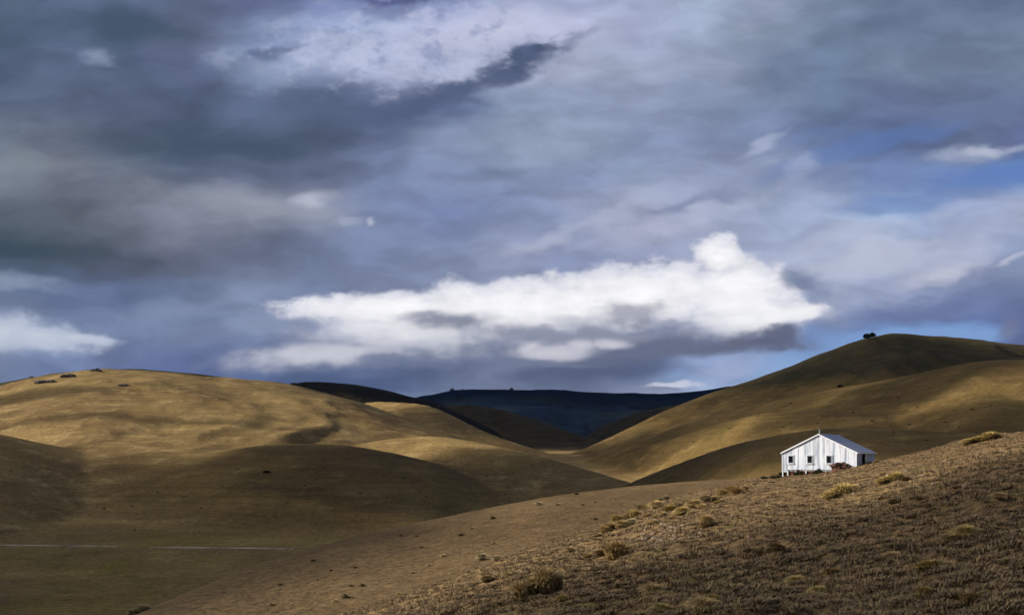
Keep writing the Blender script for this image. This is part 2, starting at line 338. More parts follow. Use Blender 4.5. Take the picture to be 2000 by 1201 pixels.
def mesh_np(name, verts, quads=None, tris=None, smooth=True):
    me = bpy.data.meshes.new(name)
    verts = np.asarray(verts, np.float32)
    loops = []; starts = []; tot = []; off = 0
    if quads is not None and len(quads): q = np.asarray(quads, np.int32); loops.append(q.ravel()); starts.append(off+4*np.arange(len(q))); tot.append(np.full(len(q), 4)); off += 4*len(q)
    if tris is not None and len(tris): q = np.asarray(tris, np.int32); loops.append(q.ravel()); starts.append(off+3*np.arange(len(q))); tot.append(np.full(len(q), 3)); off += 3*len(q)
    loops = np.concatenate(loops); starts = np.concatenate(starts).astype(np.int32)
    me.vertices.add(len(verts)); me.vertices.foreach_set('co', verts.ravel())
    me.loops.add(len(loops)); me.loops.foreach_set('vertex_index', loops)
    me.polygons.add(len(starts)); me.polygons.foreach_set('loop_start', starts)
    me.polygons.foreach_set('use_smooth', np.full(len(starts), smooth))
    me.update(calc_edges=True); me.validate()
    return me
def link(name, me, mat=None, parent=None, **props):
    o = bpy.data.objects.new(name, me); COL.objects.link(o)
    if mat: me.materials.append(mat)
    if parent: o.parent = parent
    for k, v in props.items(): o[k] = v
    return o

# ------------------------------------------------------------------ materials
def material(name, rough=.9, spec=.2):
    m = bpy.data.materials.new(name); m.use_nodes = True
    g = NT(m.node_tree); b = g.n['Principled BSDF']; b.inputs['Roughness'].default_value = rough
    b.inputs['Specular IOR Level'].default_value = spec
    return m, g, b
def bump(g, b, h, strength, dist):
    n = g.n.new('ShaderNodeBump'); n.inputs['Strength'].default_value = strength; n.inputs['Distance'].default_value = dist
    g.put(n.inputs['Height'], h); g.l.new(n.outputs[0], b.inputs['Normal'])
def land():
    """dry tussock country: straw and brown mottling, faint contour streaks, dark shrub specks; masks on the sheets say where it is
    damp valley, brown hillside, dark top, smooth shelf or dark hill; the dark ones carry shade in their colour"""
    m, g, b = material('tussock_country', .95, .05)
    geo = g.n.new('ShaderNodeNewGeometry'); pos = geo.outputs['Position']
    def mask(k):
        a = g.n.new('ShaderNodeAttribute'); a.attribute_name = k; return a.outputs['Fac']
    p1 = g.noise(pos, .012, 5, .6); p2 = g.noise(g.mapping(pos, scale=(1,1,2.2)), .055, 5, .65); p3 = g.noise(pos, .45, 5, .7)
    pg = g.noise(g.mapping(pos, loc=(50,9,3)), .02, 4, .6); sp = g.noise(g.mapping(pos, loc=(7,1,5)), .2, 3, .5)
    def set_(gold, pale, brown, green, gb):
        c = g.mix(g.smooth(p1, .35, .65), gold, brown)
        c = g.mix(g.smooth(p2, .48, .74, 0, .75), c, pale)
        return g.mix(g.smooth(pg, .54-gb, .78-gb, 0, .85), c, green)
    c = set_((.258,.177,.068), (.425,.305,.135), (.165,.106,.042), (.130,.103,.028), -.02)
    wob = g.math('MULTIPLY', g.math('SUBTRACT', p2, .5), .9)
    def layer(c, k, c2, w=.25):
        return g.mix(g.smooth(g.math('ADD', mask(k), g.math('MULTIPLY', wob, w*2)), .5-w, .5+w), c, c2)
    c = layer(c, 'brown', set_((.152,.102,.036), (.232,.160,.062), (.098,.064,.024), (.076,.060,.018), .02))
    c = g.mix(g.smooth(g.math('ADD', mask('knoll'), g.math('MULTIPLY', wob, .5)), .1, .9), c, set_((.150,.102,.036), (.225,.156,.060), (.098,.065,.024), (.080,.064,.018), .02))  # darker knoll colour standing in for its deeper shade
    c = layer(c, 'heath_shade', set_((.060,.047,.021), (.105,.080,.033), (.036,.030,.015), (.034,.034,.013), .08), .35)  # dark tops: plant cover and the shade there in one colour
    c = layer(c, 'shelf', set_((.138,.094,.045), (.172,.118,.056), (.105,.069,.032), (.094,.072,.026), -.02))
    c = layer(c, 'damp', set_((.205,.148,.050), (.255,.185,.078), (.155,.108,.048), (.135,.108,.022), .03))
    c = layer(c, 'scrub_shade', set_((.058,.043,.021), (.085,.062,.028), (.036,.026,.014), (.034,.032,.014), .05))  # inner hills: shade put into a dark plant colour
    p4 = g.noise(g.mapping(pos, loc=(2,8,4)), 1.9, 3, .6)
    c = g.mix(g.smooth(p4, .50, .68, 0, .45), c, g.mix(1.0, c, (1.45,1.42,1.35), 'MULTIPLY'))
    c = g.mix(g.smooth(p4, .50, .34, 0, .6), c, g.mix(1.0, c, (.5,.48,.45), 'MULTIPLY'))
    c = layer(c, 'bush', set_((.011,.008,.004), (.018,.013,.007), (.007,.005,.003), (.008,.008,.004), .05))  # hill behind the shoulder: shade put into a near-black base colour
    trk = g.noise(g.mapping(pos, scale=(.012,.012,.55)), 1.0, 4, .6)          # contour tracks and terracettes
    c = g.mix(g.smooth(trk, .52, .66, 0, .34), c, g.mix(1.0, c, (.55,.52,.5), 'MULTIPLY'))
    c = g.mix(g.smooth(trk, .46, .34, 0, .30), c, g.mix(1.0, c, (1.5,1.48,1.4), 'MULTIPLY'))
    dk = g.mix(1.0, c, (.5,.46,.42), 'MULTIPLY')
    c = g.mix(g.smooth(p3, .3, .72, .75, 0.0), c, dk)
    c = g.mix(g.smooth(sp, .66, .74, 0, .5), c, (.018,.017,.008))
    g.l.new(c, b.inputs['Base Color'])
    h = g.math('ADD', g.math('MULTIPLY', g.noise(pos, .8, 4, .65), .6), g.math('MULTIPLY', p2, 1.5))
    bump(g, b, h, .8, 1.0)
    return m
def range_mat():
    m, g, b = material('hazed_forest', 1.0, .0)
    pos = g.n.new('ShaderNodeNewGeometry').outputs['Position']
    p = g.noise(g.mapping(pos, scale=(1,.5,2)), .0022, 4, .55); q = g.noise(pos, .010, 3, .6)
    c = g.mix(g.smooth(p, .35, .65), (.006,.011,.022), (.010,.014,.016)); c = g.mix(g.smooth(q, .55, .75, 0, .5), c, (.018,.022,.026))  # blue of the air haze put into the forest colour
    g.l.new(c, b.inputs['Base Color']); return m
M_land = land(); M_range = range_mat()
def near_mat():
    m, g, b = material('rough_tussock_ground', .95, .05)
    pos = g.n.new('ShaderNodeNewGeometry').outputs['Position']
    p0 = g.noise(pos, .09, 4, .6); p1 = g.noise(pos, .6, 5, .65); p2 = g.noise(pos, 3.2, 5, .7); p3 = g.noise(g.mapping(pos, loc=(4,4,4)), 12, 4, .7)
    c = g.mix(g.smooth(p0, .35, .65), (.19,.125,.056), (.135,.082,.042))
    c = g.mix(g.smooth(p1, .42, .7, 0, .8), c, (.26,.165,.07))
    c = g.mix(g.smooth(g.noise(g.mapping(pos, loc=(9,2,1)), .28, 4, .6), .52, .7, 0, .8), c, (.115,.098,.028))
    c = g.mix(g.smooth(p2, .35, .62, .8, 0.0), c, (.035,.022,.011))
    c = g.mix(g.smooth(p3, .58, .75, 0, .6), c, (.36,.26,.15))
    g.l.new(c, b.inputs['Base Color'])
    bump(g, b, g.math('ADD', p2, g.math('MULTIPLY', p3, .4)), .6, .07)
    return m
M_near = near_mat()

# ------------------------------------------------------------------ the land as adjoining sheets, one per landform
def build_land():
    nr, npz = RR.shape
    V = np.stack([RR*np.sin(PP), RR*np.cos(PP), TZ], -1).reshape(-1, 3)
    idx = np.arange(nr*npz).reshape(nr, npz)
    Q = np.stack([idx[:-1,:-1], idx[:-1,1:], idx[1:,1:], idx[1:,:-1]], -1).reshape(-1, 4)
    lab = TL[:-1,:-1].ravel()
    # one normal field for all sheets, so that they join without a seam
    dv = np.gradient(V.reshape(nr, npz, 3), axis=0); dh = np.gradient(V.reshape(nr, npz, 3), axis=1)
    N = np.cross(dh, dv); N /= np.maximum(np.linalg.norm(N, axis=-1, keepdims=True), 1e-9); N = N*np.sign(N[..., 2:3]); N = N.reshape(-1, 3)
    nm = list(LAYERS)
    # soft landform masks: where each ground colour goes, some with shade put in
    kinds = {'damp': [0], 'brown': ['slope','fold','toe','right'], 'heath_shade': [], 'shelf': [100], 'scrub_shade': ['inner','inner2'], 'bush': ['dark']}
    def blur(a, n):
        for _ in range(n):
            a = np.pad(a, 1, 'edge'); a = (a[:-2,1:-1]+a[2:,1:-1]+a[1:-1,:-2]+a[1:-1,2:]+2*a[1:-1,1:-1])/6
        return a
    masks = {}
    for k, ls in kinds.items():
        codes = [q if isinstance(q, int) else nm.index(q)+1 for q in ls]
        masks[k] = blur(np.isin(TL, codes).astype(np.float32), 12)
    masks['knoll'] = blur(np.isin(TL, [nm.index('knoll')+1]).astype(np.float32), 160)*.9          # the shade on the knoll, put into its colour
    masks['heath_shade'] = np.where(TL == nm.index('right')+1, sstep(TZ, 58, 92), 0)  # dark cover on the tops, the shade band there included
    lt = TL == nm.index('left')+1
    masks['heath_shade'] = blur(np.maximum(masks['heath_shade'], np.where(lt & (TZ > 60), sstep(RR, 965, 1040), 0)).astype(np.float32), 5)
    masks['damp'] = masks['damp']*sstep(RR, 520, 380) + .45*np.where(TL < 4, sstep(RR, 420, 330), 0)*(1-masks['damp'])
    groups = [
        ('valley_floor', ['_floor'], M_land, 'damp green-brown valley floor at the foot of the left hill'),
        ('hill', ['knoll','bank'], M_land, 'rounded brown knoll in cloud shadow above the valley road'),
        ('hill', ['spur'], M_land, 'low tussock spur with a pale lit edge running into the gully'),
        ('hill', ['left','flute','fin','rib'], M_land, 'broad golden hill in sunlight with small rocks on its top'),
        ('hill', ['dark'], M_land, 'dark shaded scrubby hill behind the shoulder of the golden hill'),
        ('hill', ['inner'], M_land, 'shaded brown spur inside the valley below the far range'),
        ('hill', ['inner2'], M_land, 'shaded slope beneath the far range on the far side of the gully'),
        ('mountain_range', ['range'], M_range, 'far dark blue range on the skyline between the two big hills'),
        ('hill', ['right'], M_land, 'highest rounded hill with a pair of trees on its dark shoulder'),
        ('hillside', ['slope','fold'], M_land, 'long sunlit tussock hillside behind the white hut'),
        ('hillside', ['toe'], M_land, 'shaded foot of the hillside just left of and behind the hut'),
        ('hillside', ['_mid'], M_land, 'smooth grey-brown grass shelf falling away into the valley'),
        ('ground', ['_near'], M_near, 'rough tussocky slope in front of the white hut'),
    ]
    for name, keys, mat, label in groups:
        codes = [0 if k == '_floor' else 100 if k == '_mid' else 101 if k == '_near' else nm.index(k)+1 for k in keys]
        q = Q[np.isin(lab, codes)]
        used, inv = np.unique(q, return_inverse=True)
        me = mesh_np(name, V[used], inv.reshape(-1, 4))
        me.normals_split_custom_set_from_vertices(N[used])
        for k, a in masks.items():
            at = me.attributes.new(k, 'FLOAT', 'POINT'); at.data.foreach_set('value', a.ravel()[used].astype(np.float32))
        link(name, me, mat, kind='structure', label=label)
build_land()

# ------------------------------------------------------------------ unseen clouds added between the sun and the hills, each shaped for its shade
def ico(sub):
    import bmesh
    bm = bmesh.new(); bmesh.ops.create_icosphere(bm, subdivisions=sub, radius=1)
    bm.verts.ensure_lookup_table()
    v = np.array([x.co[:] for x in bm.verts]); f = np.array([[q.index for q in p.verts] for p in bm.faces]); bm.free(); return v, f
ICO = {k: ico(k) for k in (1, 2, 3, 5)}
def cloud_mat(sig):
    m = bpy.data.materials.new('cloud_vapour'); m.use_nodes = True; n = m.node_tree.nodes; n.clear()
    o = n.new('ShaderNodeOutputMaterial'); v = n.new('ShaderNodeVolumePrincipled')
    v.inputs['Color'].default_value = (.93,.94,.96,1); v.inputs['Density'].default_value = sig; v.inputs['Anisotropy'].default_value = .4
    m.node_tree.links.new(v.outputs[0], o.inputs['Volume']); return m
SHADE_CLOUDS = [  # shade centre (x, y), half-lengths of the shade, turn, height of the cloud, how dark
 (150,-80, 340,170, 10, 560, 2.6),
 (-235,312, 265,258, 0, 620, 2.6),
 (-55,140, 84,120, 0, 560, 2.4),
 (35,500, 175,112, -22, 640, 4.5),
 (70,930, 170,200, 0, 950, 2.2),
 (160,430, 170,120, 10, 720, 2.2),
 (245,620, 190,58, 12, 780, 2.0),
 (330,1000, 380,235, -8, 900, 2.0),
 (-470,800, 200,30, -4, 600, 1.5),
 (-270,690, 150,12, 3, 600, .8),
 (150,770, 200,125, -6, 820, 1.5),
 (-250,960, 200,22, 5, 640, 2.0),
 (-450,1150, 420,85, 0, 800, 3.0),
 (520,1420, 480,170, 0, 1050, 2.6),
 (-60,1850, 1000,520, 0, 1700, 4.0),
 (300,5600, 4200,1900, 0, 3600, 3.0),
]
for i, (x, y, rx, ry, rot, H, dark) in enumerate(SHADE_CLOUDS):
    v, f = ICO[5]; c = .30*min(rx, ry)
    nz = 1 + .22*perlin(v[:,0]*2.3+i*7, v[:,1]*2.3+v[:,2], 100+i) + .12*perlin(v[:,0]*6+i*3, v[:,1]*6+v[:,2]*3, 130+i)
    # along the sun the body is drawn out by its own height, so shorten it there
    ex = math.sqrt(max(rx*rx - (c/math.tan(SUN_EL))**2, (.4*rx)**2))
    p = v*nz[:,None]*np.array([ex, ry, c]); p[:,2] = np.where(p[:,2] < 0, p[:,2]*.6, p[:,2])
    t = math.radians(rot); p = np.stack([p[:,0]*math.cos(t)-p[:,1]*math.sin(t), p[:,0]*math.sin(t)+p[:,1]*math.cos(t), p[:,2]], -1)
    o = link('cloud', mesh_np('cloud', p, None, f), cloud_mat(dark/(1.6*c/math.sin(SUN_EL))), kind='structure', label='unseen grey cloud added to shade the ground')
    z0 = ground(x, y) if y > 0 else 0
    o.location = Vector((x, y, z0)) + SUN*(H/SUN.z)

# ------------------------------------------------------------------ simple materials
def plain(name, c, rough=.7, spec=.3, metal=0.0, mottle=.2, scale=3.0, c2=None, bmp=0.0):
    m, g, b = material(name, rough, spec); b.inputs['Metallic'].default_value = metal
    pos = g.n.new('ShaderNodeTexCoord').outputs['Object']
    p = g.noise(pos, scale, 5, .62)
    col = g.mix(g.smooth(p, .35, .68), c, c2 or tuple(x*(1-mottle) for x in c))
    g.l.new(col, b.inputs['Base Color'])
    if bmp: bump(g, b, g.noise(pos, scale*4, 4, .6), .6, bmp)
    return m
def painted_iron():
    """old white paint on corrugated sheet: rain streaks running down, a little grey showing through"""
    m, g, b = material('white_painted_iron', .55, .35)
    pos = g.n.new('ShaderNodeTexCoord').outputs['Object']
    st = g.noise(g.mapping(pos, scale=(3.2,3.2,.22)), 1.0, 5, .65); bl = g.noise(pos, .9, 4, .6)
    c = g.mix(g.smooth(st, .42, .64, 0, .9), (.72,.75,.80), (.32,.365,.44))
    c = g.mix(g.smooth(bl, .55, .78, 0, .45), c, (.44,.48,.55))
    g.l.new(c, b.inputs['Base Color']); return m
M_iron = painted_iron()
M_trim = plain('white_trim_paint', (.74,.76,.78), .5, .35, mottle=.12, scale=1.5)
M_side = plain('shaded_white_iron', (.40,.41,.45), .55, .35, mottle=.25, scale=.8)  # wall turned from the sun: its shade put into the white paint
M_roof = plain('grey_roof_iron', (.27,.28,.35), .42, .45, .25, mottle=.22, scale=.5)
M_frame = plain('grey_window_paint', (.30,.33,.38), .6, .3)
M_pane = plain('dark_window_glass', (.006,.006,.010), .08, .5, mottle=.1)
M_inside = plain('dark_interior', (.012,.010,.009), .9, .1)
M_cream = plain('cream_door_paint', (.62,.56,.38), .6, .3)
M_rust = plain('rusted_iron', (.115,.048,.030), .85, .2, .1, scale=2.5, c2=(.055,.028,.022))
M_pipe = plain('galvanised_pipe', (.36,.38,.38), .45, .4, .6)
M_rock = plain('schist_rock', (.11,.095,.078), .95, .1, scale=.35, c2=(.065,.060,.055), bmp=.3)
M_pale = plain('pale_stone', (.30,.225,.165), .95, .1, scale=2, c2=(.20,.145,.10))
M_gravel = plain('road_gravel', (.32,.265,.195), .95, .05, scale=.12, c2=(.14,.11,.075))
M_earth = plain('bare_path_earth', (.33,.22,.12), .95, .05, scale=1.2, c2=(.22,.15,.08))
def veg_mat(name, c1, c2, trans=.25):
    m, g, b = material(name, .85, .1)
    a = g.n.new('ShaderNodeAttribute'); a.attribute_name = 'tint'
    c = g.mix(a.outputs['Fac'], c1, c2); g.l.new(c, b.inputs['Base Color'])
    return m
M_tuss = veg_mat('straw_tussock', (.13,.082,.026), (.52,.37,.16))
M_tussg = veg_mat('olive_tussock', (.13,.095,.030), (.54,.395,.145))
M_tussb = veg_mat('brown_tussock', (.085,.055,.022), (.31,.205,.09))
M_tussw = veg_mat('bleached_tussock', (.17,.13,.07), (.44,.36,.20))
M_shrub = veg_mat('dark_shrub_leaf', (.008,.010,.005), (.036,.036,.014))
M_tree = veg_mat('tree_leaf', (.006,.012,.007), (.022,.036,.018))
M_bark = plain('grey_bark', (.07,.055,.04), .95, .1, scale=3)
M_grass = veg_mat('dry_mat_grass', (.074,.051,.027), (.285,.200,.105))

class MB:
    def __init__(self): self.v = []; self.f = []
    def quad(self, *p): n = len(self.v); self.v += [tuple(q) for q in p]; self.f.append(tuple(range(n, n+len(p))))
    def prism(self, base, top):
        """closed solid between two matching polygons"""
        n = len(base); o = len(self.v); self.v += [tuple(q) for q in base] + [tuple(q) for q in top]
        self.f.append(tuple(o+i for i in reversed(range(n)))); self.f.append(tuple(o+n+i for i in range(n)))
        for i in range(n): j = (i+1) % n; self.f.append((o+i, o+j, o+n+j, o+n+i))
    def box(self, x0, x1, y0, y1, z0, z1):
        self.prism([(x0,y0,z0),(x1,y0,z0),(x1,y1,z0),(x0,y1,z0)], [(x0,y0,z1),(x1,y0,z1),(x1,y1,z1),(x0,y1,z1)])
    def tube(self, x, y, z0, z1, r, n=10, r1=None):
        r1 = r if r1 is None else r1
        a = [2*PI*i/n for i in range(n)]
        self.prism([(x+r*math.cos(t), y+r*math.sin(t), z0) for t in a], [(x+r1*math.cos(t), y+r1*math.sin(t), z1) for t in a])
    def build(self, name, mat, parent=None, **props):
        me = bpy.data.meshes.new(name); me.from_pydata(self.v, [], self.f); me.update()
        return link(name, me, mat, parent, **props)
def empty(name, label, cat, loc, rz=0.0, group=None):
    o = bpy.data.objects.new(name, None); COL.objects.link(o); o.location = loc; o.rotation_euler = (0, 0, rz)
    o.empty_display_size = .5; o['label'] = label; o['category'] = cat
    if group: o['group'] = group
    return o

# ------------------------------------------------------------------ the hut (local x along the gable, y to the back, z up from the floor)
def build_hut():
    W, L, EZ, RZ = 8.26, 10.0, 1.95, 3.98
    al = math.radians(31)
    base = Vector((31.26, 116.1, -1.56))
    hut = empty('hut', 'long white corrugated iron hut with a grey gable roof on the tussock slope', 'hut', base, -al)
    sl = (RZ-EZ)/(W/2)
    rz = lambda x: EZ + sl*(x if x < W/2 else W-x)
    m = MB()          # inner shell, open at the doorway
    m.prism([(.05,.05,-.15),(W-.05,.05,-.15),(W-.05,.05,EZ-.06),(W/2,.05,RZ-.08),(.05,.05,EZ-.06)][::-1], [(.05,.14,-.15),(W-.05,.14,-.15),(W-.05,.14,EZ-.06),(W/2,.14,RZ-.08),(.05,.14,EZ-.06)][::-1])
    m.prism([(.05,L-.14,-.15),(W-.05,L-.14,-.15),(W-.05,L-.14,EZ-.06),(W/2,L-.14,RZ-.08),(.05,L-.14,EZ-.06)][::-1], [(.05,L-.05,-.15),(W-.05,L-.05,-.15),(W-.05,L-.05,EZ-.06),(W/2,L-.05,RZ-.08),(.05,L-.05,EZ-.06)][::-1])
    m.box(.05,.12,.15,L-.15,-.15,EZ-.06)
    m.build('wall', M_side, hut)
    m = MB(); m.box(.13,W-.13,.15,L-.15,-.14,-.04); m.build('floor', M_inside, hut)
    # gable sheets: each a length of corrugated iron cut to the roof slope, its own small slip and lap
    r = random.Random(4); n = 14; pw = W/n
    for i in range(n):
        x0, x1 = i*pw+.006, (i+1)*pw-.006; m = MB(); k = 10; oy = r.uniform(-.012, .012)
        zb = -.02 + r.uniform(-.03, .03) - (.28 if i == 0 else 0)
        xs = [x0+(x1-x0)*j/k for j in range(k+1)]
        ys = [-.022 + (.016 if j % 2 else -.016) + oy for j in range(k+1)]
        for j in range(k):
            a, b = (xs[j], ys[j]), (xs[j+1], ys[j+1])
            ta, tb = rz(a[0])-.05, rz(b[0])-.05
            m.quad((a[0],a[1],zb),(b[0],b[1],zb),(b[0],b[1],tb),(a[0],a[1],ta))
            m.quad((a[0],.045,ta),(b[0],.045,tb),(b[0],.045,zb),(a[0],.045,zb))
            m.quad((a[0],.045,zb),(b[0],.045,zb),(b[0],b[1],zb),(a[0],a[1],zb))
        m.quad((x0,.045,zb),(x0,ys[0],zb),(x0,ys[0],rz(x0)-.05),(x0,.045,rz(x0)-.05)); m.quad((x1,ys[-1],zb),(x1,.045,zb),(x1,.045,rz(x1)-.05),(x1,ys[-1],rz(x1)-.05))
        m.build('panel', M_iron, hut)
    # right-hand wall with its doorway
    m = MB(); d0, d1 = 2.9, 6.1
    def corr(y0, y1, z0, z1):
        k = max(4, int((y1-y0)/.11)); ys = [y0+(y1-y0)*j/k for j in range(k+1)]; xs = [W-.01 + (.014 if j % 2 else -.014) for j in range(k+1)]
        for j in range(k):
            m.quad((xs[j],ys[j],z0),(xs[j+1],ys[j+1],z0),(xs[j+1],ys[j+1],z1),(xs[j],ys[j],z1))
            m.quad((W-.10,ys[j+1],z0),(W-.10,ys[j],z0),(W-.10,ys[j],z1),(W-.10,ys[j+1],z1))
        m.quad((W-.10,y0,z0),(xs[0],y0,z0),(xs[0],y0,z1),(W-.10,y0,z1)); m.quad((xs[-1],y1,z0),(W-.10,y1,z0),(W-.10,y1,z1),(xs[-1],y1,z1))
    corr(.06, d0, -.15, EZ-.03); m.build('side_wall', M_side, hut); m = MB(); corr(d1, L-.02, -.15, EZ-.03); m.build('side_wall', M_side, hut)
    m = MB(); m.box(W-.11,W+.03,d0-.09,d0-.003,-.1,EZ-.06); m.box(W-.11,W+.03,d1+.003,d1+.09,-.1,EZ-.06); m.box(W-.11,W+.03,d0,d1,EZ-.15,EZ-.06); fr = m.build('door_frame', M_frame, hut)
    m = MB(); m.box(W-.02,W+.03,4.55,5.75,.0,EZ-.19); [m.box(W+.03,W+.05,4.60,5.70,z,z+.1) for z in (.15,.85,1.5)]
    dr = m.build('door', M_cream, hut, label='pale door standing in the dark doorway')
    m = MB(); m.box(W+.05,W+.09,4.62,4.68,.9,1.0); m.build('handle', M_pipe, dr)
    # roof slopes with ribs, overhanging a little
    for sgn in (0, 1):
        m = MB(); ov = .10; k = 64; y0, y1 = -.12, L+.12
        ex = -ov if sgn == 0 else W+ov; ez = EZ - sl*ov + .05; cx = W/2; cz = RZ + .05
        for j in range(k):
            ya, yb = y0+(y1-y0)*j/k, y0+(y1-y0)*(j+1)/k
            ha, hb = (.02 if j % 2 else 0), (.02 if (j+1) % 2 else 0)
            A, B_, C_, D_ = (ex,ya,ez+ha),(cx,ya,cz+ha),(cx,yb,cz+hb),(ex,yb,ez+hb)
            if sgn: m.quad(A, D_, C_, B_)
            else: m.quad(A, B_, C_, D_)
            q = [(p[0],p[1],p[2]-.045) for p in (A,B_,C_,D_)]
            m.quad(*(q if sgn else q[::-1])); m.quad(A, (A[0],A[1],A[2]-.045), (D_[0],D_[1],D_[2]-.045), D_)
        m.build('roof', M_roof, hut)
    m = MB(); m.prism([(W/2-.16,-.15,RZ+.005),(W/2,-.15,RZ+.09),(W/2+.16,-.15,RZ+.005),(W/2,-.15,RZ+.13)], [(W/2-.16,L+.13,RZ+.005),(W/2,L+.13,RZ+.09),(W/2+.16,L+.13,RZ+.005),(W/2,L+.13,RZ+.13)])
    m.build('ridge_cap', M_roof, hut)
    for sgn in (0, 1):  # barge boards on the front gable
        m = MB(); X0, X1 = (-.12, W/2) if sgn == 0 else (W+.12, W/2)
        z0 = EZ - sl*.12
        m.prism([(X0,-.16,z0-.07),(X1,-.16,RZ-.06),(X1,-.16,RZ+.075),(X0,-.16,z0+.075)], [(X0,-.125,z0-.07),(X1,-.125,RZ-.06),(X1,-.125,RZ+.075),(X0,-.125,z0+.075)])
        m.build('barge_board', M_trim, hut)
    m = MB(); m.box(W+.105,W+.20,-.18,L+.12,EZ-.15,EZ-.03); m.build('gutter', M_trim, hut)
    m = MB(); m.box(-.20,-.105,-.18,L+.12,EZ-.15,EZ-.03); m.build('gutter', M_trim, hut)
    for x in (-.05, W-.03):
        m = MB(); m.box(x,x+.08,-.075,-.04,-.3 if x < 0 else -.1,EZ-.06); m.build('corner_strip', M_trim, hut)
    for x in (.98, 3.14, 5.28):       # three small windows in the gable
        w, z0, z1 = .62, .70, 1.60; m = MB(); yf, yb = -.105, -.045; t = .075
        for a in ((x-w/2,x-w/2+t,z0,z1),(x+w/2-t,x+w/2,z0,z1),(x-w/2+t,x+w/2-t,z0,z0+t),(x-w/2+t,x+w/2-t,z1-t,z1)): m.box(a[0],a[1],yf,yb,a[2],a[3])
        f = m.build('window', M_frame, hut)
        m = MB(); m.box(x-w/2+t+.002,x+w/2-t-.002,-.085,-.047,z0+t+.002,z1-t-.002); m.build('pane', M_pane, f)
        m = MB(); m.box(x-w/2-.06,x+w/2+.06,-.15,-.046,z0-.07,z0-.004); m.build('sill', M_trim, f)
        m = MB(); m.box(x-w/2-.09,x-w/2-.004,-.075,-.046,z0-.02,z1+.02); m.box(x+w/2+.004,x+w/2+.09,-.075,-.046,z0-.02,z1+.02); m.box(x-w/2-.09,x+w/2+.09,-.08,-.046,z1+.022,z1+.10); m.build('surround', M_trim, f)
    m = MB(); m.tube(W/2+.02,.35,RZ-.05,RZ+.42,.07); fl = m.build('flue', M_pipe, hut)
    m = MB(); m.tube(W/2+.02,.35,RZ+.48,RZ+.56,.17,10,.05); m.tube(W/2+.02,.35,RZ+.42,RZ+.48,.03); m.build('cowl', M_pipe, fl)
    # piles, and rusty base sheets between them
    xs = [.04,.62,1.55,2.7,3.6,4.9,6.2]
    for i, x in enumerate(xs):
        m = MB(); m.box(x-.05,x+.05,-.06,.04,-1.0,-.16); m.build('pile', M_trim, hut)
        if i < len(xs)-1:
            m = MB(); a, b = x+.06, xs[i+1]-.06; k = 6
            for j in range(k):
                u, v = a+(b-a)*j/k, a+(b-a)*(j+1)/k; yy = .08+(.02 if j % 2 else -.01)
                m.prism([(u,yy,-.95),(v,yy,-.95),(v,yy+.02,-.95),(u,yy+.02,-.95)], [(u,yy,-.18),(v,yy,-.18),(v,yy+.02,-.18),(u,yy+.02,-.18)])
            m.build('base_sheet', M_rust, hut)
    for x in (.1, W-.1):
        for y in (3.3, 6.6, 9.8):
            m = MB(); m.box(x-.08,x+.08,y-.08,y+.08,-2.2,-.16); m.build('pile', M_trim, hut)
    return hut, al, base
hut, HUT_A, HUT_B = build_hut()
def hut_pt(x, y):
    return (HUT_B.x + x*math.cos(HUT_A) + y*math.sin(HUT_A), HUT_B.y - x*math.sin(HUT_A) + y*math.cos(HUT_A))

# rust-red heap against the gable
def scrap():
    x, y = hut_pt(6.75, -.75); z = ground(x, y)
    h = empty('scrap_heap', 'rust-red heap of bent iron piled against the white gable', 'scrap heap', (x, y, z), -HUT_A)
    v, f = ICO[3]; n_ = 1+.22*perlin(v[:,0]*2, v[:,1]*2+v[:,2], 900)
    link('heap', mesh_np('heap', v*n_[:,None]*np.array([1.02,.46,.70]), None, f, False), M_rust, h)
    r = random.Random(9)
    for i in range(46):
        m = MB(); w, d, t = r.uniform(.25,.6), r.uniform(.2,.42), .03
        k = 5
        for j in range(k):
            u, v = -w/2+w*j/k, -w/2+w*(j+1)/k; hj, hk = .03*math.sin(j*1.3+i), .03*math.sin((j+1)*1.3+i)
            m.prism([(u,-d/2,hj),(v,-d/2,hk),(v,d/2,hk),(u,d/2,hj)], [(u,-d/2,hj+t),(v,-d/2,hk+t),(v,d/2,hk+t),(u,d/2,hj+t)])
        o = m.build('sheet', M_rust, h)
        q = i/46; a = r.uniform(0, 2*PI); rad = (1-q)**.6
        px_, py_ = 1.1*rad*math.cos(a), .5*rad*math.sin(a)
        o.location = (px_, py_, .74*max(0, 1-(px_/1.2)**2-(py_/.56)**2)**.5 + r.uniform(-.02,.08))
        o.rotation_euler = (r.uniform(-.7,.7), r.uniform(-.6,.6), r.uniform(0, PI))
scrap()

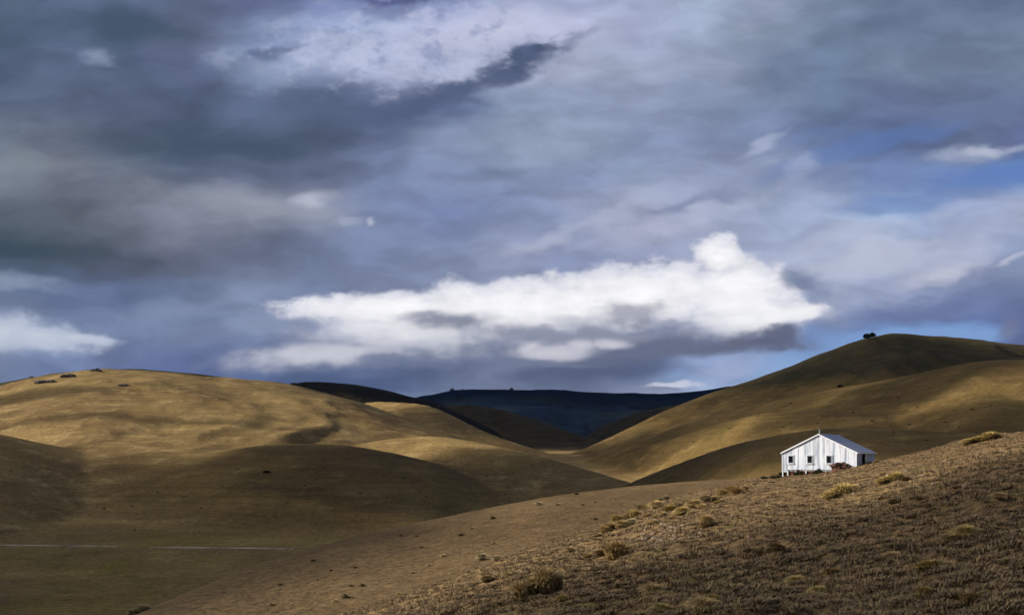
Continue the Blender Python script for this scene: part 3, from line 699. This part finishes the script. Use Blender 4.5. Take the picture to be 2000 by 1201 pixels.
# ------------------------------------------------------------------ road and path
def strip(name, pts, width, mat, lift, label):
    P = [hit(*p)[0] for p in pts]
    # even steps, then sit the strip on the land
    d = np.r_[0, np.cumsum([(P[i+1]-P[i]).length for i in range(len(P)-1)])]; n = max(12, int(d[-1]/(width*.8)))
    t = np.linspace(0, d[-1], n); X = np.interp(t, d, [p.x for p in P]); Y = np.interp(t, d, [p.y for p in P])
    ker = np.ones(5)/5; X = np.convolve(np.pad(X, 2, 'edge'), ker, 'valid'); Y = np.convolve(np.pad(Y, 2, 'edge'), ker, 'valid')
    tx, ty = np.gradient(X), np.gradient(Y); l = np.hypot(tx, ty); nx, ny = -ty/l, tx/l
    wv = width*(1+.45*np.interp(t, np.linspace(0, d[-1], 18), rng.normal(0, .6, 18)))
    rows = []
    for k in (-.5, -.25, 0, .25, .5):
        x, y = X+nx*wv*k, Y+ny*wv*k; z, _ = terrain(np.arctan2(x, y), np.hypot(x, y)); rows.append(np.stack([x, y, z+lift*(1 if abs(k) < .4 else .3)], -1))
    V = np.stack(rows, 1); i = np.arange(n*5).reshape(n, 5)
    Q = np.stack([i[:-1,:-1], i[:-1,1:], i[1:,1:], i[1:,:-1]], -1).reshape(-1, 4)
    me = mesh_np(name, V.reshape(-1, 3), Q)
    if me.polygons[0].normal.z < 0: me.flip_normals()
    return link(name, me, mat, kind='structure', label=label)
strip('road', [(-120,1064),(0,1065),(120,1066),(238,1067.5)], 3.0, M_gravel, .25, 'pale gravel road on the left, before it dips behind a bank')
strip('road', [(284,1069),(330,1069.5),(420,1070),(500,1071),(560,1072.5),(583,1073)], 3.0, M_gravel, .25, 'pale gravel road coming out of the dip and passing behind the shelf')
strip('path', [(1420,958),(1460,951),(1500,944),(1535,938),(1580,933),(1640,924)], .75, M_earth, .05, 'worn earth path leading up to the white hut')

# ------------------------------------------------------------------ vegetation
def blades(seed, n, spread, height, lobes=((0,0,1),), wid=.028, droop=.9, slim=False):
    """a tussock: fine arching blades out of one or more crowns"""
    r = np.random.default_rng(seed); V = []; T = []; tint = []
    for _ in range(n):
        lx, ly, ls = lobes[r.integers(len(lobes))]
        a = r.random()*2*PI; lean = r.random()**.55; R = spread*ls*lean
        bx, by = lx+.28*spread*ls*r.normal()*.6, ly+.28*spread*ls*r.normal()*.6
        ca, sa = math.cos(a), math.sin(a); w = wid*(.7+.6*r.random()); c = r.random()
        px_, py_ = -sa*w, ca*w; o = len(V)
        tz = height*ls*(.80+.25*r.random())*math.sqrt(max(0, 1-(.93*lean)**2)); ar = .22*height*ls*lean*droop
        for f, ww in ((0,1),(.42,.9),(.80,.6)):
            if slim and f == .42: continue
            zz = tz*f + 4*ar*f*(1-f); x, y = bx+ca*R*f**1.25, by+sa*R*f**1.25
            V += [(x-px_*ww, y-py_*ww, zz-.06*(f == 0)), (x+px_*ww, y+py_*ww, zz-.06*(f == 0))]; tint += [c*.35+.5*f]*2  # dark roots, brighter tips: shade inside the clump put into the tint
        V.append((bx+ca*R*1.03, by+sa*R*1.03, tz)); tint.append(min(1, .7+.4*c))
        T += [(o,o+1,o+3),(o,o+3,o+2),(o+2,o+3,o+4)] if slim else [(o,o+1,o+3),(o,o+3,o+2),(o+2,o+3,o+5),(o+2,o+5,o+4),(o+4,o+5,o+6)]
    return np.array(V), np.array(T), np.clip(np.array(tint), 0, 1)
def tinted(name, V, T, tint, smooth=False):
    me = mesh_np(name, V, None, T, smooth)
    at = me.attributes.new('tint', 'FLOAT', 'POINT'); at.data.foreach_set('value', np.asarray(tint, np.float32)); return me
ROUND = [tinted('tussock', *blades(200+i, 1000, 1.0, .92, wid=.024, droop=1.25)) for i in range(4)]
WIDE = [tinted('tussock', *blades(220+i, 1500, .62, .78, ((-.75,-.1,.8),(-.25,.1,.85),(.35,0,1.15),(.1,-.15,.8),(.75,.1,.7)), wid=.018, droop=1.25)) for i in range(3)]
def variant(me, mat):
    c = me.copy(); c.materials.clear(); c.materials.append(mat); return c
_cache = {}
def tussock(px, py, w, kind, mat, label, group=None, hgt=1.0):
    p, r = hit(px, py); size = 1.3*w/F*r/2
    key = (kind, random.randrange(4) % (4 if kind == 'round' else 3), mat.name)
    if key not in _cache: _cache[key] = variant((ROUND if kind == 'round' else WIDE)[key[1]], mat)
    o = bpy.data.objects.new('tussock', _cache[key]); COL.objects.link(o)
    k = size/(1.0 if kind == 'round' else 1.35)
    o.location = p; o.scale = (k, k, k*hgt); o.rotation_euler = (0, -math.atan(.2), random.uniform(-.35, .35) if kind != 'round' else random.uniform(0, 6.28))
    o['label'] = label; o['category'] = 'tussock'
    if group: o['group'] = group
    return o
big = [
 (1054,1158,108,'wide',M_tuss,'largest golden tussock, a long hummock low on the slope in front',1.1),
 (1202,1091,54,'round',M_tuss,'rounded golden tussock with a dark hollow at its left, up-slope from the longest hummock',1.1),
 (1174,1086,26,'round',M_tussb,'small dark brown tussock touching the left of the rounded golden one',.9),
 (1376,1030,30,'round',M_tuss,'upright straw tussock standing alone above the pinkish stones',1.4),
 (1637,971,68,'wide',M_tussg,'long dark-based tussock hummock in front of the hut',.9),
 (1662,962,30,'round',M_tuss,'pale tussock at the upper end of the long hummock in front of the hut',.9),
 (1740,941,54,'wide',M_tussg,'flat olive tussock on the slope to the right of the hut',.8),
 (1918,862,68,'wide',M_tussg,'long tussock bank on the crest far right of the hut',.55),
 (1712,905,12,'round',M_tussb,'small dark tussock at the right corner of the hut',.9),
 (951,1136,24,'round',M_tussb,'dark brown tussock to the left of the largest golden hummock',.9),
 (1114,1078,20,'round',M_tuss,'small straw tussock midway between the shelf edge and the rounded golden one',.8),
 (942,1094,20,'round',M_tussw,'left one of two bleached tussocks on the smooth shelf',1.2),
 (970,1095,17,'round',M_tussw,'right one of two bleached tussocks on the smooth shelf',1.1),
 (1051,986,14,'round',M_tussw,'tiny bleached tussock high on the smooth shelf near its crest',.8),
 (272,1196,40,'wide',M_tussw,'bleached tussock on the shelf edge at the bottom of the picture',.9),
 (672,1168,18,'round',M_tussw,'bleached tussock alone in the middle of the smooth shelf',.9),
 (1296,977,26,'wide',M_tussw,'pale flat-topped tussock at the upper end of the tussock band',.9),
 (992,1127,22,'round',M_tuss,'straw tussock just above the left end of the largest golden hummock',.8),
]
for px_, py_, w, kd, mt, lb, hg in big: tussock(px_, py_, w, kd, mt, lb, None, hg)
r_ = random.Random(31)
band = [(1252,998),(1266,994),(1284,993),(1306,1000),(1240,1008),(1224,1016),(1262,1010),(1288,1010),(1322,992),(1340,985),(1352,990),(1366,976),(1382,979),(1398,974),(1412,967),(1330,1004),(1206,1022),(1215,1032),(1196,1034),(1182,1043),(1236,1022),(1278,1022),(1426,962),(1440,966),(1456,955),(1348,1002),(1170,1050),(1404,984),(1372,992),(1310,1014)]
ORD = 'first second third fourth fifth sixth seventh eighth ninth tenth eleventh twelfth thirteenth fourteenth fifteenth sixteenth seventeenth eighteenth nineteenth twentieth'.split()
ORD += ['twenty-'+q for q in ORD[:9]] + ['thirtieth']
for q_, (px_, py_) in enumerate(sorted(band)):
    tussock(px_+r_.uniform(-4,4), py_+r_.uniform(-3,3), r_.uniform(14,30), r_.choice(['round','round','wide']), r_.choice([M_tuss,M_tuss,M_tussg,M_tussw]), ORD[q_]+' straw tussock from the left in the band on the slope edge', 'tussocks in the band below the hut', r_.uniform(.8,1.1))
for i in range(26):     # scattered over the rough slope
    px_ = r_.uniform(1080, 1990); lo = float(curve(np.array([px_]), NEAR_CREST)[0])
    py_ = lo + 6 + (1190-lo)*r_.random()**1.6
    _, rr = hit(px_, py_)
    tussock(px_, py_, r_.uniform(.3,.6)*F/rr, 'round', r_.choice([M_tuss,M_tussg,M_tussb]), 'small tussock among the mat grass of the rough slope', 'small tussocks scattered on the rough slope', r_.uniform(.6,.95))
for i in range(26):     # and thinly over the shelf
    px_ = r_.uniform(480, 1180); lo = float(curve(np.array([px_]), MID_CREST)[0]); hi = float(curve(np.array([px_]), NEAR_CREST)[0])
    py_ = lo + 8 + (min(hi, 1195)-lo-12)*r_.random()
    tussock(px_, py_, r_.uniform(6,13), 'round', r_.choice([M_tussw,M_tuss,M_tussb]), 'tiny tussock dotted over the smooth shelf', 'tiny tussocks on the smooth shelf', r_.uniform(.6,.9))

def grass():
    """the mat of short grass clumps over the rough slope (nobody could count it)"""
    r = np.random.default_rng(77); protos = [blades(300+i, 18, .21, .10, wid=.015, droop=1.0, slim=True) for i in range(6)]
    n = 46000
    ph = r.uniform(math.atan(-.24), math.atan(.62), n); rr = 10*np.exp(r.random(n)**.9*math.log(132/10)); keep = r.random(n) < 1
    # drop those off the rough slope or beyond its crest
    z, lab = terrain(ph, rr); keep &= lab == 101
    X, Y = rr*np.sin(ph), rr*np.cos(ph)
    pat = fbm(X/5.5, Y/5.5, 91, 3); keep &= r.random(n) < np.clip(.85+pat*1.0, .25, 1)
    X, Y, z, rr = X[keep], Y[keep], z[keep], rr[keep]; n = len(X)
    hue = np.clip(.5 + .55*fbm(X/2.2, Y/2.2, 95, 3) + .25*r.normal(size=n)*.6, 0, 1)
    sc = (.55+.75*r.random(n))*np.interp(rr, [7,14,40,135], [.7,.95,1.25,1.7]); an = r.random(n)*2*PI; which = r.integers(0, 6, n)
    Vs, Ts, Cs = [], [], []; off = 0
    for k in range(6):
        V, T, C = protos[k]; m = np.nonzero(which == k)[0]
        c, q = np.cos(an[m]), np.sin(an[m])
        P = np.empty((len(m), len(V), 3))
        P[:,:,0] = X[m,None] + sc[m,None]*(V[None,:,0]*c[:,None]-V[None,:,1]*q[:,None]); P[:,:,1] = Y[m,None] + sc[m,None]*(V[None,:,0]*q[:,None]+V[None,:,1]*c[:,None])
        P[:,:,2] = z[m,None] + sc[m,None]*V[None,:,2]*(.7+.6*hue[m,None]) + .2*(P[:,:,0]-X[m,None])
        Vs.append(P.reshape(-1, 3)); Ts.append((T[None]+(off+np.arange(len(m))*len(V))[:,None,None]).reshape(-1, 3)); Cs.append((.25+.75*C[None,:])*(.25+.85*hue[m,None])); Cs[-1] = Cs[-1].ravel(); off += len(m)*len(V)
    link('grass', tinted('grass', np.concatenate(Vs), np.concatenate(Ts), np.clip(np.concatenate(Cs), 0, 1)), M_grass, kind='stuff', label='short tufted brown grass covering the rough slope')
grass()

def leafy(seed, n, size, leaf, lobes=((0,0,.5,1),)):
    """a crown of small leaf faces spread through one or more lobes"""
    r = np.random.default_rng(seed); V = []; T = []; tint = []
    for _ in range(n):
        lx, ly, lz, ls = lobes[r.integers(len(lobes))]
        d = r.normal(size=3); d /= np.linalg.norm(d); rad = ls*size*(.55+.45*r.random())*(1+.25*math.sin(5*d[0]+seed)*math.cos(4*d[1]))
        p = np.array([lx, ly, lz])*size + d*rad*np.array([1,1,.8])
        if p[2] < 0: p[2] = r.random()*.1*size
        u = r.normal(size=3); u /= np.linalg.norm(u); w = np.cross(u, r.normal(size=3)); w /= np.linalg.norm(w); l = leaf*(.6+.8*r.random()); o = len(V); c = r.random()
        V += [tuple(p-u*l), tuple(p+w*l*.6), tuple(p+u*l), tuple(p-w*l*.6)]; T += [(o,o+1,o+2),(o,o+2,o+3)]; tint += [c]*4
    return np.array(V), np.array(T), np.array(tint)
def tree(px, py, w, seed, label):
    """a wind-shaped tree: tapered trunk, limbs, leafy crown"""
    p, r = hit(px, py); s = w/F*r/2
    t = empty('tree', label, 'tree', p - Vector((0,0,.2*s)))
    m = MB(); m.tube(0,0,-.3*s,.55*s,.10*s,8,.07*s); m.build('trunk', M_bark, t)
    rr = random.Random(seed); m = MB()
    for i in range(6):
        a = rr.uniform(0, 6.28); R = s*rr.uniform(.4,.7); z0, z1 = .35*s, s*rr.uniform(.7,1.2); n = 6; th = .045*s
        q = [(th*math.cos(6.28*k/n), th*math.sin(6.28*k/n)) for k in range(n)]
        m.prism([(x, y, z0) for x, y in q], [(R*math.cos(a)+x*.4, R*math.sin(a)+y*.4, z1) for x, y in q])
    m.build('limb', M_bark, t)
    lob = [(rr.uniform(-.4,.4), rr.uniform(-.4,.4), rr.uniform(.7,1.25), rr.uniform(.4,.65)) for _ in range(7)]
    link('crown', tinted('crown', *leafy(seed, 2200, s, .12*s, lob)), M_tree, t)
tree(1693,663,15,5,'left tree of the pair on the shoulder of the highest hill')
tree(1704,660,13,8,'right tree of the pair on the shoulder of the highest hill')
SHR = [tinted('shrub', *leafy(400+i, 520, 1.0, .13, [(0,0,.35,.7),(.5,.2,.25,.5),(-.5,-.1,.25,.5)])) for i in range(4)]
for me in SHR: me.materials.append(M_shrub)
def shrub(px, py, w, label, group=None, hg=.8):
    p, r = hit(px, py); s = w/F*r/2/1.05
    o = bpy.data.objects.new('shrub', random.choice(SHR)); COL.objects.link(o)
    o.location = p; o.scale = (s, s, s*hg); o.rotation_euler = (0, 0, random.uniform(0, 6.28)); o['label'] = label; o['category'] = 'shrub'
    if group: o['group'] = group
    return o
for a in [
 (1641,756,14,'dark bush alone on the sunlit hillside below the pair of trees',None,.9),
 (1126,966,13,'dark low bush on the crest line of the smooth shelf',None,.6),
 (521,923,18,'dark bush on the front face of the shaded knoll',None,.6),
 (1492,935,22,'leftmost of the dark low bushes beside the hut',None,.5),
 (1516,934,26,'middle dark bush between the hut corner and the leftmost bush',None,.6),
 (1529,929,20,'dark bush right at the left corner of the hut',None,.9),
 (1508,943,16,'dark bush in front of the others left of the hut',None,.5),
 (1476,946,14,'smallest dark bush at the far left end of the row by the hut',None,.5)]: shrub(*a)
for x, lb in ((2.0, 'dark rounded bush against the rusty base, under the left gable window'), (4.25, 'dark rounded bush against the rusty base, under the middle gable window')):
    gx, gy = hut_pt(x, -.55); o = bpy.data.objects.new('shrub', SHR[0 if x < 3 else 2]); COL.objects.link(o); o.location = (gx, gy, ground(gx, gy)-.1); o.scale = (.62,.40,.80); o['label'] = lb; o['category'] = 'shrub'
for px_, py_ in [(735,920),(790,933),(612,938),(700,960),(828,972),(950,935),(1000,955),(930,935),(860,944),(440,950),(392,990),(310,965),(250,985),(205,1000),(118,1000),(560,985),(648,1000),(700,1010),(770,985),(640,915),(350,1013),(270,1035),(885,960),(50,985),(150,960),(500,960),(590,950)]:
    shrub(px_+r_.uniform(-8,8), py_+r_.uniform(-5,5), r_.uniform(4,8), 'tiny dark bush dotted over the shaded knoll', 'bushes on the shaded knoll', .7)
for px_, py_ in [(1660,803),(1698,820),(1745,843),(1770,830),(1800,800),(1850,822),(1872,838),(1905,800),(1550,788),(1600,826),(1480,815),(1660,845),(1722,866),(1940,790),(1815,858),(1350,862),(1298,880),(1430,838),(1530,836),(1760,776)]:
    shrub(px_+r_.uniform(-8,8), py_+r_.uniform(-4,4), r_.uniform(4,8), 'tiny dark bush dotted over the hillside behind the hut', 'bushes on the hillside', .6)

def rock_mesh(seed, parts):
    r = np.random.default_rng(seed); V = []; T = []; off = 0
    for x, y, z, sx, sy, sz in parts:
        v, f = ICO[3]; n = 1 + .35*perlin(v[:,0]*1.7+seed+x*5, v[:,1]*1.7+v[:,2]*1.3, seed) + .18*perlin(v[:,0]*4+seed, v[:,1]*4+v[:,2]*3, seed+1)
        p = v*n[:,None]; p = np.sign(p)*np.abs(p)**.8; p = p*np.array([sx,sy,sz]) + np.array([x,y,z]); V.append(p); T.append(f+off); off += len(v)
    return mesh_np('rock', np.concatenate(V), None, np.concatenate(T), False)
TOR = [rock_mesh(500+i, [(-.5,0,.2,.5,.4,.42),(.15,.1,.3,.45,.4,.55),(.65,-.1,.15,.35,.3,.3)]) for i in range(3)]
FLAT = [rock_mesh(520+i, [(-.4,0,.1,.6,.5,.42),(.4,.1,.12,.6,.4,.46)]) for i in range(3)]
ONE = [rock_mesh(540+i, [(0,0,.25,1,.8,.6)]) for i in range(3)]
for me in TOR+FLAT: me.materials.append(M_rock)
for me in ONE: me.materials.append(M_pale)
def rock(px, py, w, kind, label, group=None, hg=1.0, sink=.1):
    p, r = hit(px, py); s = .8*w/F*r/2
    o = bpy.data.objects.new('rock', random.choice(kind)); COL.objects.link(o); o.location = p - Vector((0,0,sink*s)); o.scale = (s,s,s*hg); o['label'] = label; o['category'] = 'rock'
    if group: o['group'] = group
for a in [
 (188,725,26,TOR,'dark rock outcrop on the very top of the golden hill',None,.7),
 (132,736,32,FLAT,'broad dark rock outcrop just left of the one on the hilltop',None,.9),
 (90,747,44,FLAT,'long grey rock slab near the left end of the golden hill crest',None,.6),
 (62,735,10,TOR,'small rock knob on the skyline at the left end of the golden hill',None,.8),
 (240,754,22,FLAT,'dark rock alone just below the top of the golden hill',None,.9),
 (602,748,8,TOR,'tiny rock knob on the dark hill behind the golden shoulder',None,1.0),
 (573,750,14,FLAT,'rock at the left end of the dark hill skyline',None,1.0),
 (883,760,12,TOR,'left rock tor on the far dark range skyline',None,1.2),
 (999,760,10,TOR,'right rock tor on the far dark range skyline',None,1.4),
 (903,761,6,TOR,'smallest rock tor between the other two on the far range',None,1.0)]: rock(*a)
for q_, (px_, py_) in enumerate(sorted([(296,1073),(362,1077),(396,1075),(340,1072),(428,1078),(20,1070),(137,1070),(462,1077)])):
    rock(px_, py_, r_.uniform(5,10), ONE, ORD[q_]+' pale boulder from the left beside the gravel road', 'pale boulders along the gravel road', .7)
def stones():
    r = np.random.default_rng(8); V = []; T = []; off = 0
    v, f = ICO[1]
    for cx, cy, sx, sy, n, a in [(1300,1040,34,12,90,.10),(1275,1056,20,8,40,.09),(1480,950,50,8,30,.08),(1640,938,90,14,60,.08),(1760,925,60,12,50,.09),(820,1180,60,8,30,.06),(1330,1035,90,16,50,.07)]:
        for _ in range(n):
            p, rr = hit(cx+r.normal()*sx, cy+r.normal()*sy); s = a*(.5+r.random())
            V.append(v*np.array([1,.8,.6])*s*(1+.3*r.normal(size=(len(v),1))) + np.array(p)); T.append(f+off); off += len(v)
    link('rubble', mesh_np('rubble', np.concatenate(V), None, np.concatenate(T), False), M_pale, kind='stuff', label='loose pinkish stones lying on the rough slope')
stones()

# ------------------------------------------------------------------ the air: one closed box of thin blue haze
def haze():
    m = bpy.data.materials.new('haze_air'); m.use_nodes = True; n = m.node_tree.nodes; n.clear()
    o = n.new('ShaderNodeOutputMaterial'); v = n.new('ShaderNodeVolumePrincipled')
    v.inputs['Color'].default_value = (.22,.42,1,1); v.inputs['Density'].default_value = 4e-6; v.inputs['Anisotropy'].default_value = .0
    m.node_tree.links.new(v.outputs[0], o.inputs['Volume'])
    b = MB(); b.box(-12500, 12500, -12500, 12500, float(TZ.min())-2, max(480, float(TZ.max())+8)); b.build('haze', m, kind='stuff', label='thin blue air haze over the whole valley')
haze()
